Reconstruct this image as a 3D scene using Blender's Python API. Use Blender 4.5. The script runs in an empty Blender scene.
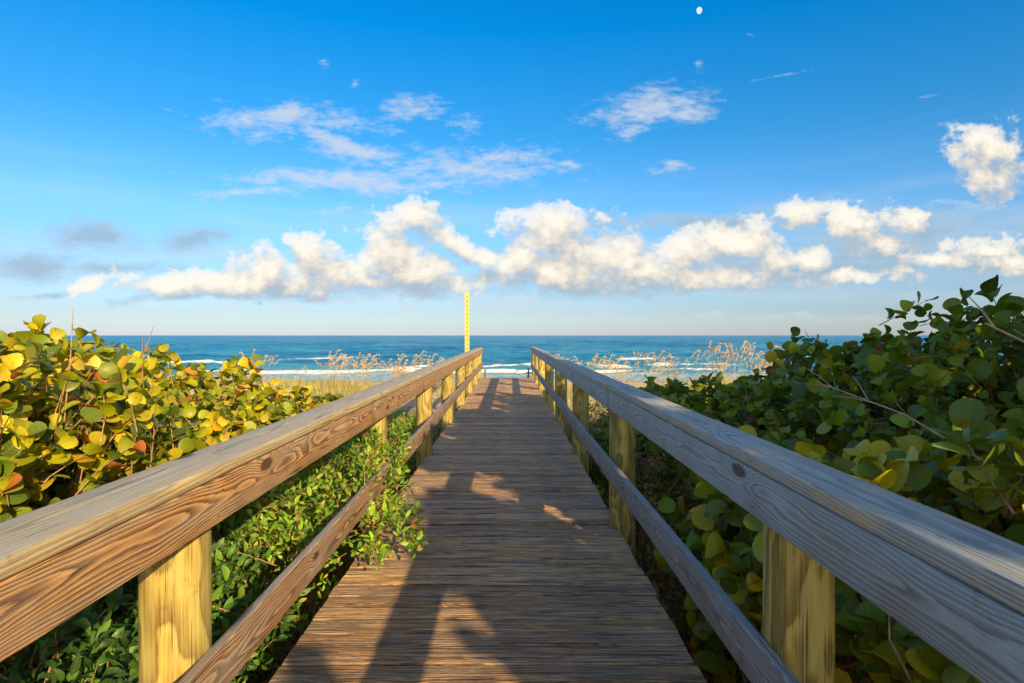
import bpy, math, random
import numpy as np
from mathutils import Vector, Matrix, noise as mn
R = math.radians
rng = np.random.default_rng(7)
random.seed(7)
sc = bpy.context.scene
col = sc.collection

# ------------------------------------------------------------------ helpers
def tag(o, label=None, cat=None, group=None, kind=None):
    if label: o['label'] = label
    if cat: o['category'] = cat
    if group: o['group'] = group
    if kind: o['kind'] = kind
    return o

def link(o, parent=None):
    col.objects.link(o)
    if parent: o.parent = parent
    return o

def empty(name, loc=(0, 0, 0), rz=0.0):
    o = bpy.data.objects.new(name, None)
    o.location = loc
    o.rotation_euler = (0, 0, rz)
    o.empty_display_size = .2
    return link(o)

class MB:
    """collects polygons, builds ONE mesh object"""
    def __init__(s):
        s.v = []; s.f = []; s.c = []; s.n = 0; s.uv = []
    def add(s, v, f, c=None, uv=None):
        v = np.asarray(v, dtype=np.float64).reshape(-1, 3)
        s.v.append(v)
        b = s.n
        s.f.extend([tuple(i + b for i in q) for q in f])
        if c is None: c = (1, 1, 1)
        c = np.asarray(c, dtype=np.float64)
        if c.ndim == 1: c = np.tile(c, (len(v), 1))
        s.c.append(c)
        s.uv.append(np.zeros((len(v), 2)) if uv is None else np.asarray(uv))
        s.n += len(v)
    def tube(s, pts, rads, k=5, c=None, cap=True):
        pts = [Vector(p) for p in pts]
        if not hasattr(rads, '__len__'): rads = [rads] * len(pts)
        ring = []
        up = Vector((0.13, 0.31, 0.94)).normalized()
        for i, p in enumerate(pts):
            d = (pts[min(i + 1, len(pts) - 1)] - pts[max(i - 1, 0)])
            d = d.normalized() if d.length > 1e-9 else Vector((0, 0, 1))
            a = d.cross(up)
            if a.length < .05: a = d.cross(Vector((1, 0, 0)))
            a.normalize(); b = d.cross(a)
            for j in range(k):
                t = 2 * math.pi * j / k
                ring.append(p + (a * math.cos(t) + b * math.sin(t)) * rads[i])
        f = []
        for i in range(len(pts) - 1):
            for j in range(k):
                f.append((i * k + j, i * k + (j + 1) % k, (i + 1) * k + (j + 1) % k, (i + 1) * k + j))
        if cap:
            f.append(tuple(range(k - 1, -1, -1)))
            f.append(tuple((len(pts) - 1) * k + j for j in range(k)))
        s.add([tuple(p) for p in ring], f, c)
    def box(s, x0, x1, y0, y1, z0, z1, c=None):
        v = [(x0,y0,z0),(x1,y0,z0),(x1,y1,z0),(x0,y1,z0),(x0,y0,z1),(x1,y0,z1),(x1,y1,z1),(x0,y1,z1)]
        s.add(v, [(0,3,2,1),(4,5,6,7),(0,1,5,4),(1,2,6,5),(2,3,7,6),(3,0,4,7)], c)
    def build(s, name, mat, parent=None, smooth=False, loc=None):
        me = bpy.data.meshes.new(name)
        v = np.concatenate(s.v)
        me.from_pydata(v.tolist(), [], s.f)
        at = me.color_attributes.new('Col', 'FLOAT_COLOR', 'POINT')
        c = np.concatenate(s.c)
        at.data.foreach_set('color', np.hstack([c, np.ones((len(c), 1))]).astype(np.float32).ravel())
        if smooth: me.polygons.foreach_set('use_smooth', [True] * len(me.polygons))
        me.materials.append(mat)
        me.update()
        o = bpy.data.objects.new(name, me)
        if loc is not None: o.location = loc
        return link(o, parent)

# ------------------------------------------------------------------ node helpers
class NT:
    def __init__(s, name, world=False):
        if world:
            s.m = bpy.data.worlds.new(name)
        else:
            s.m = bpy.data.materials.new(name)
        s.m.use_nodes = True
        s.t = s.m.node_tree
        s.t.nodes.clear()
    def n(s, typ, **kw):
        nd = s.t.nodes.new(typ)
        for k, v in kw.items():
            if k.startswith('i_'):
                nd.inputs[k[2:].replace('_', ' ')].default_value = v
            else: setattr(nd, k, v)
        return nd
    def l(s, a, b): s.t.links.new(a, b)
    def _set(s, inp, v):
        if isinstance(v, bpy.types.NodeSocket): s.l(v, inp)
        else: inp.default_value = v
    def math(s, op, a, b=None, c=None, clamp=False):
        nd = s.n('ShaderNodeMath', operation=op, use_clamp=clamp)
        s._set(nd.inputs[0], a)
        if b is not None: s._set(nd.inputs[1], b)
        if c is not None: s._set(nd.inputs[2], c)
        return nd.outputs[0]
    def vmath(s, op, a, b=None, out=0):
        nd = s.n('ShaderNodeVectorMath', operation=op)
        s._set(nd.inputs[0], a)
        if b is not None: s._set(nd.inputs[1], b)
        return nd.outputs[out]
    def mapr(s, v, a, b, c=0., d=1., smooth=True):
        nd = s.n('ShaderNodeMapRange', interpolation_type='SMOOTHSTEP' if smooth else 'LINEAR')
        s._set(nd.inputs[0], v)
        for i, x in enumerate((a, b, c, d)): s._set(nd.inputs[i + 1], x)
        return nd.outputs[0]
    def mix(s, f, a, b, blend='MIX'):
        nd = s.n('ShaderNodeMix', data_type='RGBA', blend_type=blend)
        s._set(nd.inputs[0], f)
        for i, v in ((6, a), (7, b)):
            if isinstance(v, tuple) and len(v) == 3: v = v + (1,)
            s._set(nd.inputs[i], v)
        return nd.outputs[2]
    def noise(s, vec, scale, detail=3, rough=.55, out=0, dist=0):
        nd = s.n('ShaderNodeTexNoise')
        s.l(vec, nd.inputs['Vector'])
        nd.inputs['Scale'].default_value = scale
        nd.inputs['Detail'].default_value = detail
        nd.inputs['Roughness'].default_value = rough
        nd.inputs['Distortion'].default_value = dist
        return nd.outputs[out]
    def ramp(s, v, stops, interp='LINEAR'):
        nd = s.n('ShaderNodeValToRGB')
        nd.color_ramp.interpolation = interp
        e = nd.color_ramp.elements
        while len(e) < len(stops): e.new(.5)
        for i, (p, c) in enumerate(stops):
            e[i].position = p
            e[i].color = tuple(c) + ((1,) if len(c) == 3 else ())
        s.l(v, nd.inputs[0])
        return nd.outputs[0]
    def comb(s, x, y, z):
        nd = s.n('ShaderNodeCombineXYZ')
        for i, v in enumerate((x, y, z)): s._set(nd.inputs[i], v)
        return nd.outputs[0]
    def sep(s, v):
        nd = s.n('ShaderNodeSeparateXYZ'); s.l(v, nd.inputs[0])
        return nd.outputs
    def scale(s, v, sc_):
        return s.vmath('MULTIPLY', v, sc_)
    def principled(s, base, rough=.6, bump=None, bstr=.5, bdist=.01, spec=.5, **kw):
        p = s.n('ShaderNodeBsdfPrincipled')
        s._set(p.inputs['Base Color'], base + (1,) if isinstance(base, tuple) and len(base) == 3 else base)
        s._set(p.inputs['Roughness'], rough)
        s._set(p.inputs['Specular IOR Level'], spec)
        if bump is not None:
            b = s.n('ShaderNodeBump')
            b.inputs['Strength'].default_value = bstr
            b.inputs['Distance'].default_value = bdist
            s.l(bump, b.inputs['Height'])
            s.l(b.outputs[0], p.inputs['Normal'])
        return p
    def out(s, sh):
        o = s.n('ShaderNodeOutputWorld' if isinstance(s.m, bpy.types.World) else 'ShaderNodeOutputMaterial')
        s.l(sh, o.inputs[0])
        return s.m

# ------------------------------------------------------------------ wood
def wood(name, axis, dark, light, grey, grey_amt=.5, top_grey=0., ring=.0065, center=(.03, -.05), knots=1.0,
         patch=None, patch_amt=0., crack=.70, streak=1.1, mid=0., bdist=.0018, bump=.5, rough=.65, wob=.02, knot_col=(.05, .022, .01), vary=0., contrast=1., nscale=.55):
    """grain = distance from a pith line lying off the board, bent along its length, with knots"""
    s = NT(name)
    tc = s.n('ShaderNodeTexCoord')
    x, y, z = s.sep(tc.outputs['Object'])[:3]
    if axis == 'X':   # boards side by side: each has its own grain
        y = s.math('MULTIPLY', s.math('SUBTRACT', s.math('FRACT', s.math('DIVIDE', s.math('ADD', y, 3.2), .1445)), .5), .1445)
    L, A, B = {'X': (x, y, z), 'Y': (y, x, z), 'Z': (z, x, y)}[axis]
    info = s.n('ShaderNodeObjectInfo')
    attr = s.n('ShaderNodeAttribute', attribute_name='Col')
    seed = s.math('ADD', s.math('MULTIPLY', info.outputs['Random'], 37.0),
                  s.math('MULTIPLY', s.sep(attr.outputs['Vector'])[1], 53.0))
    low = s.comb(s.math('ADD', s.math('MULTIPLY', L, nscale), seed), s.math('MULTIPLY', A, 2.0), s.math('MULTIPLY', B, 2.0))
    nz = s.n('ShaderNodeTexNoise'); s.l(low, nz.inputs['Vector'])
    nz.inputs['Scale'].default_value = 2.0; nz.inputs['Detail'].default_value = 2.5
    off = s.vmath('SUBTRACT', nz.outputs['Color'], (.5, .5, .5))
    o = s.sep(off)
    a = s.math('ADD', s.math('SUBTRACT', A, s.math('ADD', center[0], s.math('MULTIPLY', s.math('SUBTRACT', s.sep(attr.outputs['Vector'])[0], .5), .1))), s.math('MULTIPLY', o[0], wob * 2.2))
    b = s.math('ADD', s.math('SUBTRACT', B, center[1]), s.math('MULTIPLY', o[1], wob * 2.2))
    r = s.math('SQRT', s.math('ADD', s.math('MULTIPLY', a, a), s.math('MULTIPLY', b, b)))
    # knots
    kv = s.comb(s.math('ADD', s.math('MULTIPLY', L, 2.6), seed), s.math('MULTIPLY', A, 5.), s.math('MULTIPLY', B, 7.))
    vo = s.n('ShaderNodeTexVoronoi', feature='F1'); s.l(kv, vo.inputs['Vector'])
    vo.inputs['Scale'].default_value = 1.0; vo.inputs['Randomness'].default_value = 1.0
    kd = s.math('ADD', vo.outputs['Distance'], s.math('MULTIPLY', s.noise(tc.outputs['Object'], 30, 2), .06))
    krnd = s.sep(vo.outputs['Color'])[0]
    kon = s.math('GREATER_THAN', krnd, 1 - .75 * knots)
    kb = s.math('MULTIPLY', s.math('POWER', s.mapr(kd, 0., .62, 1., 0., False), 2.2), kon)
    r2 = s.math('ADD', r, s.math('MULTIPLY', kb, .036))
    fine = s.noise(s.comb(s.math('MULTIPLY', L, 1.2), s.math('MULTIPLY', A, 60.), s.math('MULTIPLY', B, 60.)), 3., 3)
    r3 = s.math('ADD', r2, s.math('MULTIPLY', fine, .0035))
    ph = s.math('FRACT', s.math('DIVIDE', r3, ring))
    # early wood pale then sharply dark late wood line
    band = s.ramp(ph, [(0., (.1,)*3), (.35, (.45,)*3), (.78, (1.,)*3), (.92, (.75,)*3), (1., (.1,)*3)])
    band = s.math('POWER', band, contrast)
    fib = s.noise(s.comb(s.math('MULTIPLY', L, 2.5), s.math('MULTIPLY', A, 170.), s.math('MULTIPLY', B, 170.)), 2.2, 3, .6)
    fib2 = s.noise(s.comb(s.math('MULTIPLY', L, 12.), s.math('MULTIPLY', A, 260.), s.math('MULTIPLY', B, 260.)), 2.2, 2, .6)
    f = s.math('MULTIPLY', s.math('ADD', band, s.math('MULTIPLY', s.math('SUBTRACT', fib, .5), streak)), 1.0, clamp=True)
    if mid:
        md = s.noise(s.comb(s.math('ADD', s.math('MULTIPLY', L, .9), seed), s.math('MULTIPLY', A, 52.), s.math('MULTIPLY', B, 20.)), 2.0, 5, .72)
        f = s.math('ADD', f, s.math('MULTIPLY', s.math('SUBTRACT', md, .5), mid * 4.), clamp=True)
    base = s.mix(f, dark, light)
    # greying
    gn = s.noise(s.comb(s.math('ADD', s.math('MULTIPLY', L, .9), seed), s.math('MULTIPLY', A, 9.), s.math('MULTIPLY', B, 9.)), 1.6, 4, .6)
    gm = s.mapr(gn, .32, .68, max(0., grey_amt - .35), min(1., grey_amt + .35))
    if top_grey:
        geo = s.n('ShaderNodeNewGeometry')
        nzv = s.sep(geo.outputs['Normal'])[2]
        gm = s.math('MAXIMUM', gm, s.math('MULTIPLY', s.mapr(nzv, .45, .95), s.mapr(gn, .3, .6, top_grey - .3, min(1., top_grey + .2))))
    gcol = s.mix(f, tuple(c * .55 for c in grey), grey)
    base = s.mix(gm, base, gcol)
    if patch:
        pn = s.noise(s.comb(s.math('ADD', s.math('MULTIPLY', L, 3.), seed), s.math('MULTIPLY', A, 8.), s.math('MULTIPLY', B, 8.)), 1.3, 4, .6)
        base = s.mix(s.mapr(pn, .5, .68, 0., patch_amt), base, patch)
    kcore = s.math('MULTIPLY', s.mapr(kd, .15, .22, 1., 0.), kon)
    base = s.mix(s.math('MULTIPLY', kcore, .85), base, knot_col)
    # checks (drying cracks)
    cr = s.noise(s.comb(s.math('MULTIPLY', L, 1.6), s.math('MULTIPLY', A, 90.), s.math('MULTIPLY', B, 90.)), 1.3, 1, .4)
    crk = s.mapr(cr, crack, crack + .035)
    base = s.mix(s.math('MULTIPLY', crk, .75), base, (.02, .014, .01))
    st = s.noise(tc.outputs['Object'], 7., 5, .7)
    base = s.mix(s.mapr(st, .58, .75, 0., .45), base, tuple(c * .35 for c in dark), 'MIX')
    if vary:
        vv = s.sep(attr.outputs['Vector'])
        k = s.math('ADD', 1 - vary, s.math('MULTIPLY', vv[0], vary * 2))
        base = s.mix(1., base, s.comb(k, k, s.math('MULTIPLY', k, s.math('ADD', .92, s.math('MULTIPLY', vv[2], .2)))), 'MULTIPLY')
    h = s.math('ADD', s.math('MULTIPLY', band, -.45), s.math('ADD', s.math('MULTIPLY', fib, 1.1), s.math('MULTIPLY', fib2, .5)))
    h = s.math('SUBTRACT', h, s.math('MULTIPLY', crk, 2.))
    if mid: h = s.math('ADD', h, s.math('MULTIPLY', md, 2.5))
    ro = s.math('ADD', rough - .1, s.math('MULTIPLY', fib, .25))
    p = s.principled(base, ro, h, bump, bdist, spec=.35)
    return s.out(p.outputs[0])

M = {}
M['rail_left'] = wood('weathered_brown_pine', 'Y', (.085, .034, .012), (.60, .33, .125), (.40, .36, .30), .10, 0., ring=.0055,
                      center=(-.985, .99), wob=.038, bump=.9, contrast=1.15, nscale=.42, streak=1.2, crack=.74)
M['cap_left'] = wood('weathered_cap_pine', 'Y', (.26, .17, .07), (.60, .45, .21), (.46, .44, .38), .08, .7, ring=.006,
                     center=(-1.03, 1.01), wob=.03, bump=.9, knots=.3, nscale=.3, patch=(.40, .34, .2), patch_amt=.5, streak=1.5, crack=.72)
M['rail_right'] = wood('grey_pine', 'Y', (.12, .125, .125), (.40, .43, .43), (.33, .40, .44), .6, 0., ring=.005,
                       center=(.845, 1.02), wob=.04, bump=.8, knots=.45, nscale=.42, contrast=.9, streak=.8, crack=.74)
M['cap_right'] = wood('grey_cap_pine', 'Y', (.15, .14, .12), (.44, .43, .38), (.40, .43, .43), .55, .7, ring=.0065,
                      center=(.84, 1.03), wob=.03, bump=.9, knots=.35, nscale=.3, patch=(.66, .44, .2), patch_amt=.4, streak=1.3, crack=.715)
M['lower_left'] = wood('lower_brown_pine', 'Y', (.09, .04, .018), (.46, .26, .12), (.36, .34, .32), .2, .6, ring=.0065,
                       center=(-.985, .42), wob=.05, bump=.9, nscale=.45, contrast=1.4, streak=.8)
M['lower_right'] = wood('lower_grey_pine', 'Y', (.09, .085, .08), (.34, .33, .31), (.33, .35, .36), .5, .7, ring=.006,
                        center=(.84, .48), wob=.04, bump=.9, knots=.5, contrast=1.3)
M['post'] = wood('treated_yellow_pine', 'Z', (.17, .10, .02), (.46, .34, .08), (.34, .32, .13), .22, 0., ring=.012,
                 center=(.0, .0), wob=.045, bump=.7, knots=.5, nscale=.8, contrast=1.1, knot_col=(.12, .05, .02), crack=.70, mid=.5, streak=2., patch=(.20, .15, .05), patch_amt=.15)
M['post_old'] = wood('green_stained_pine', 'Z', (.18, .11, .025), (.56, .42, .10), (.28, .31, .12), .3, 0., ring=.014,
                     center=(.0, .0), wob=.05, bump=.8, knots=.5, nscale=.8, contrast=1.2, patch=(.16, .19, .07), patch_amt=.25, crack=.70, streak=2., mid=.6)
M['deck'] = wood('worn_deck_pine', 'X', (.085, .036, .013), (.80, .46, .19), (.50, .44, .36), .12, 0., ring=.0055, mid=1.6, bdist=.005,
                 center=(.0, -.05), wob=.035, bump=1.0, knots=.25, vary=.26, patch=(.13, .08, .045), patch_amt=.45, rough=.6, nscale=.5, crack=.64, streak=2.0)
M['joist'] = wood('dark_joist', 'Y', (.05, .035, .025), (.16, .12, .08), (.15, .14, .13), .4, 0., bump=.5)

def simple(name, c, rough=.5, metal=0., noise_s=None, c2=None):
    s = NT(name)
    tc = s.n('ShaderNodeTexCoord')
    base = c
    if noise_s: base = s.mix(s.mapr(s.noise(tc.outputs['Object'], noise_s, 4), .35, .65), c, c2)
    p = s.principled(base, rough)
    p.inputs['Metallic'].default_value = metal
    return s.out(p.outputs[0])
M['nail'] = simple('galvanised_nail', (.42, .42, .42), .45, .8, 60., (.2, .16, .13))
M['yellow'] = simple('yellow_paint', (.50, .40, .075), .5, 0, 12., (.44, .36, .08))
M['black'] = simple('dark_paint', (.17, .14, .03), .6)
M['steel'] = simple('painted_rail_metal', (.25, .22, .2), .5, .3, 30., (.15, .1, .08))

def leafmat(name, vein=(.35, .25, .05), vein_amt=.5, trans=.3, rough=.42, mott=.35):
    s = NT(name)
    at = s.n('ShaderNodeAttribute', attribute_name='Col')
    uv = s.n('ShaderNodeUVMap', uv_map='UVMap')
    u, v = s.sep(uv.outputs[0])[:2]
    av = s.math('ABSOLUTE', s.math('SUBTRACT', v, .5))
    mid = s.mapr(av, .008, .03, 1., 0.)
    side = s.math('ABSOLUTE', s.math('SUBTRACT', s.math('FRACT', s.math('MULTIPLY', s.math('SUBTRACT', u, s.math('MULTIPLY', av, .55)), 6.)), .5))
    sv = s.mapr(side, .03, .09, .75, 0.)
    ve = s.math('MULTIPLY', s.math('MAXIMUM', mid, sv), vein_amt)
    tc = s.n('ShaderNodeTexCoord')
    nz = s.noise(tc.outputs['Object'], 26., 4, .65)
    base = s.mix(s.mapr(nz, .35, .7, 0., mott), at.outputs['Color'], s.mix(1., at.outputs['Color'], (1.35, .85, .5), 'MULTIPLY'))
    # a browned rim on some leaves
    rim = s.mapr(s.math('ADD', av, s.math('MULTIPLY', nz, .18)), .50, .58, 0., .5)
    base = s.mix(rim, base, (.20, .08, .02))
    sp = s.noise(tc.outputs['Object'], 75., 2, .5)
    base = s.mix(s.mapr(sp, .66, .71, 0., .7), base, (.12, .05, .015))
    base = s.mix(ve, base, s.mix(.6, base, vein))
    p = s.principled(base, rough, s.math('MULTIPLY', s.math('MAXIMUM', mid, sv), 1.), .35, .002, spec=.4)
    tr = s.n('ShaderNodeBsdfTranslucent')
    s.l(s.mix(1., base, (1.25, 1.15, .5), 'MULTIPLY'), tr.inputs[0])
    mx = s.n('ShaderNodeMixShader'); mx.inputs[0].default_value = trans
    s.l(p.outputs[0], mx.inputs[1]); s.l(tr.outputs[0], mx.inputs[2])
    return s.out(mx.outputs[0])
M['grape'] = leafmat('sea_grape_leaf', vein=(.50, .16, .05), vein_amt=.8, mott=.5)
M['small'] = leafmat('small_shrub_leaf', vein=(.3, .35, .1), vein_amt=.3, mott=.15)
M['blade'] = leafmat('grass_blade', vein_amt=0., trans=.25, mott=.2, rough=.6)

def barkmat(name, a, b):
    s = NT(name)
    tc = s.n('ShaderNodeTexCoord')
    n1 = s.noise(tc.outputs['Object'], 22., 5, .7)
    at = s.n('ShaderNodeAttribute', attribute_name='Col')
    base = s.mix(1., s.mix(s.mapr(n1, .3, .7), a, b), at.outputs['Color'], 'MULTIPLY')
    return s.out(s.principled(base, .8, n1, .6, .004).outputs[0])
M['twig'] = barkmat('reddish_twig', (.16, .075, .035), (.42, .26, .14))
M['deadtwig'] = barkmat('dead_pale_twig', (.34, .22, .13), (.62, .47, .33))
M['berry'] = simple('berry', (.42, .07, .03), .4, 0, 60., (.55, .3, .06))

# ------------------------------------------------------------------ terrain
SEA = -3.5
def nz(x, y, s, seed=0.):
    return mn.noise(Vector((x * s + seed, y * s - seed, seed * .7)))
def gz(x, y):
    pts = [(-60, -.8), (24, -.82), (28, -1.15), (34, -1.85), (45, -2.6), (56, -3.12), (66, -3.5), (90, -4.6), (140, -8), (9000, -9)]
    z = pts[-1][1]
    for (a, za), (b, zb) in zip(pts, pts[1:]):
        if y <= b:
            t = max(0, (y - a) / (b - a)); z = za + (zb - za) * t; break
    amp = .22 if y < 30 else max(.03, .22 - (y - 30) * .02)
    z += amp * nz(x, y, .22, 3.1) + amp * .25 * nz(x, y, 1.1, 8.)
    if y < 32: z += .25 * max(0, abs(x) - 3) / 6 * math.exp(-((y - 22) / 9) ** 2)
    return z

def make_ground():
    ys = [-45, -30, -20, -12, -8] + list(np.arange(-5, 30, .35)) + list(np.arange(30, 80, 1.)) + [90, 110, 140, 200]
    xs = sorted(set([-300, -200, -120, -80, -55, -40, -30, -24, -19] + list(np.round(np.arange(-15, 15.01, .4), 3)) + [19, 24, 30, 40, 55, 80, 120, 200, 300]))
    v = [(x, y, gz(x, y)) for y in ys for x in xs]
    nx = len(xs)
    f = [(j * nx + i, j * nx + i + 1, (j + 1) * nx + i + 1, (j + 1) * nx + i) for j in range(len(ys) - 1) for i in range(nx - 1)]
    s = NT('beach_and_litter')
    tc = s.n('ShaderNodeTexCoord')
    P = tc.outputs['Object']
    x, y, z = s.sep(P)[:3]
    n1 = s.noise(P, 1.2, 5, .6); n2 = s.noise(P, 14., 5, .7); n3 = s.noise(P, 90., 3, .6)
    sand = s.mix(s.mapr(n1, .3, .7), (.58, .44, .30), (.68, .55, .40))
    wet = s.mapr(y, 59., 65., 0., 1.)
    sand = s.mix(wet, sand, (.34, .26, .18))
    litter = s.ramp(n2, [(.25, (.03, .015, .008)), (.45, (.10, .045, .018)), (.6, (.22, .11, .045)), (.75, (.34, .2, .1))])
    k = s.mapr(s.math('ADD', y, s.math('MULTIPLY', n1, 6.)), 17., 25.)
    base = s.mix(k, litter, sand)
    p = s.principled(base, .9, s.math('ADD', n2, s.math('MULTIPLY', n3, .4)), .6, .03, spec=.2)
    s._set(p.inputs['Roughness'], s.mapr(y, 60., 65., .9, .35))
    b = MB(); b.add(v, f)
    o = b.build('ground', s.out(p.outputs[0]), smooth=True)
    return tag(o, 'sandy dune ground with brown leaf litter sloping down to the beach', 'ground', kind='structure')
make_ground()

def sea_h(x, y):
    """real swell: several wave trains plus two shore breakers"""
    h = 0
    for (wl, ang, a, ph) in SW:
        h += a * math.sin((x * math.sin(ang) + y * math.cos(ang)) * 2 * math.pi / wl + ph)
    return h
SW = []
for i in range(14):
    wl = 2.0 * 1.32 ** i
    SW.append((wl, random.uniform(-.75, .75), .012 * wl ** .8 * random.uniform(.7, 1.2), random.uniform(0, 6.28)))
BRK = [(81., .38), (94., .45), (104., .42), (124., .4)]
def make_sea():
    ds = [58.0]
    while ds[-1] < 12000:
        d = ds[-1]
        ds.append(d + max(.33, d * .0052) if d < 500 else d * 1.045)
    us = np.concatenate([[-6, -4, -3, -2.2, -1.7, -1.35], np.linspace(-1.15, 1.15, 430), [1.35, 1.7, 2.2, 3, 4, 6]])
    D, U = np.meshgrid(np.array(ds), us, indexing='ij')
    X = U * D; Y = D
    H = np.zeros_like(X)
    foam = np.zeros_like(X)
    for (wl, ang, a, ph) in SW:
        spacing = np.maximum(.33, D * .0055)
        fade = np.clip((wl / spacing - 2.5) / 3, 0, 1)
        near = np.clip((D - 62) / 30, .15, 1)
        mod = .6 + .8 * np.sin(X / (wl * 3.3) + ph * 2) * np.sin(Y / (wl * 4.1) + ph)
        s_ = np.sin((X * math.sin(ang) + Y * math.cos(ang)) * 2 * math.pi / wl + ph + .6 * np.sin(X / (wl * 2.2) + ph))
        H += a * fade * near * mod * (1 - 2 * np.abs(s_) ** 1.0 + .3)
    def wavy(x, seed, f0, n=6):
        o_ = 0 * x
        for q in range(n): o_ = o_ + np.sin(x * f0 * 1.83 ** q + seed * (q + 1.7) * 3.1) * .62 ** q
        return o_
    for k, (y0, a) in enumerate(BRK):
        wob = 1.3 * wavy(X, k + 1.3, .05) + .5 * wavy(X, k + 7.7, .7, 4)
        t = (Y - y0 - wob)
        seg = np.clip((.75, .15, -.1, -.2)[k] + .75 * wavy(X, k * 2.2 + .4, .045 + .02 * k, 7), 0, 1)
        prof = np.where(t < 0, np.exp(-(t / .6) ** 2), np.exp(-(t / 2.4) ** 2))
        H += a * prof * (.35 + .65 * seg)
        trail = np.clip(.5 + .5 * wavy(X, k + 5.5, .3, 5), 0, 1)
        fm = np.where(t < 0, np.exp(-(t / (.7 + 2.2 * trail)) ** 2), np.exp(-(t / .45) ** 2))
        foam = np.maximum(foam, fm * seg)
    foam = np.maximum(foam, .43 * np.clip((81.5 + wavy(X, 9., .1, 5) - Y) / 3, 0, 1))
    v = np.stack([X, Y, SEA + H], -1).reshape(-1, 3)
    nd, nu = X.shape
    I = np.arange(nd * nu).reshape(nd, nu)
    f = np.stack([I[:-1, :-1], I[:-1, 1:], I[1:, 1:], I[1:, :-1]], -1).reshape(-1, 4)
    me = bpy.data.meshes.new('sea')
    me.vertices.add(len(v)); me.vertices.foreach_set('co', v.astype(np.float32).ravel())
    me.loops.add(f.size); me.loops.foreach_set('vertex_index', f.ravel().astype(np.int32))
    me.polygons.add(len(f)); me.polygons.foreach_set('loop_start', np.arange(0, f.size, 4, dtype=np.int32))
    me.update(calc_edges=True)
    me.polygons.foreach_set('use_smooth', [True] * len(f))
    at = me.color_attributes.new('Foam', 'FLOAT_COLOR', 'POINT')
    c = np.ones((len(v), 4), np.float32); c[:, 0] = c[:, 1] = c[:, 2] = foam.ravel()
    at.data.foreach_set('color', c.ravel())
    s = NT('sea_water')
    tc = s.n('ShaderNodeTexCoord'); P = tc.outputs['Object']
    x, y, z = s.sep(P)[:3]
    at = s.n('ShaderNodeAttribute', attribute_name='Foam')
    fa = s.sep(at.outputs['Vector'])[0]
    n1 = s.noise(s.scale(P, (.5, 1.6, 1)), .55, 6, .62)
    n2 = s.noise(s.scale(P, (.35, 1., 1)), .05, 5, .6)
    n3 = s.noise(s.scale(P, (.8, 2.4, 1)), 1.5, 5, .65)
    n4 = s.noise(s.scale(P, (.45, 1.0, 1)), .16, 7, .75)
    n5 = s.noise(s.scale(P, (.18, .35, 1)), .12, 7, .78)
    deep = s.mix(s.mapr(n2, .35, .65), SEA_A, SEA_B)
    shal = s.mapr(y, 66., 125., 1., 0.)
    base = s.mix(s.math('MULTIPLY', shal, .75), deep, SEA_S)
    crest = s.mapr(s.math('ADD', s.math('MULTIPLY', n4, .45), s.math('MULTIPLY', n5, .55)), .47, .62, 0., .8)
    deepen = s.mapr(s.math('ADD', s.math('MULTIPLY', n4, .5), s.math('MULTIPLY', n5, .5)), .36, .48, .6, 0.)
    base = s.mix(deepen, base, (.001, .045, .14))
    base = s.mix(crest, base, (.09, .36, .50))
    fm = s.mapr(s.math('ADD', fa, s.math('MULTIPLY', s.math('SUBTRACT', n3, .5), 1.1)), .33, .62)
    caps = s.mapr(s.math('ADD', s.math('MULTIPLY', n1, .5), s.math('MULTIPLY', n4, .5)), .655, .69, 0., .8)
    fm = s.math('MAXIMUM', fm, s.math('MULTIPLY', caps, s.mapr(y, 100., 700., 1., 0.)))
    base = s.mix(fm, base, (.80, .80, .78))
    p = s.principled(base, s.math('ADD', .3, s.math('MULTIPLY', fm, .5)), s.math('ADD', n1, s.math('ADD', s.math('MULTIPLY', n3, .35), s.math('MULTIPLY', n4, 2.2))), 1., .7, spec=.09)
    me.materials.append(s.out(p.outputs[0]))
    o = link(bpy.data.objects.new('sea', me))
    tag(o, 'blue sea with small breaking waves running to the horizon', 'sea', kind='structure')
SEA_A, SEA_B, SEA_S = (.003, .12, .29), (.008, .23, .43), (.05, .30, .40)
make_sea()

# ------------------------------------------------------------------ boardwalk
XL, XR, YN, YF = -1.03, .85, -3.2, 21.2
SP = 2.8
bw = empty('boardwalk', (0, 0, -.8))
tag(bw, 'weathered wooden beach boardwalk with timber handrails leading to the sea', 'boardwalk')
BZ = Vector((0, 0, .8))
def bpart(mb, name, mat, parent=None, smooth=False):
    o = mb.build(name, mat, parent or bw, smooth)
    if parent is None: o.location = (0, 0, .8)
    return o

def rounded(w, h, r, k=3):
    """section points around a w x h rectangle with rounded corners, centred"""
    pts = []
    for cx, cy, a0 in ((w/2 - r, h/2 - r, 0), (-w/2 + r, h/2 - r, 90), (-w/2 + r, -h/2 + r, 180), (w/2 - r, -h/2 + r, 270)):
        for i in range(k + 1):
            a = R(a0 + 90 * i / k)
            pts.append((cx + r * math.cos(a), cy + r * math.sin(a)))
    return pts

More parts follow.
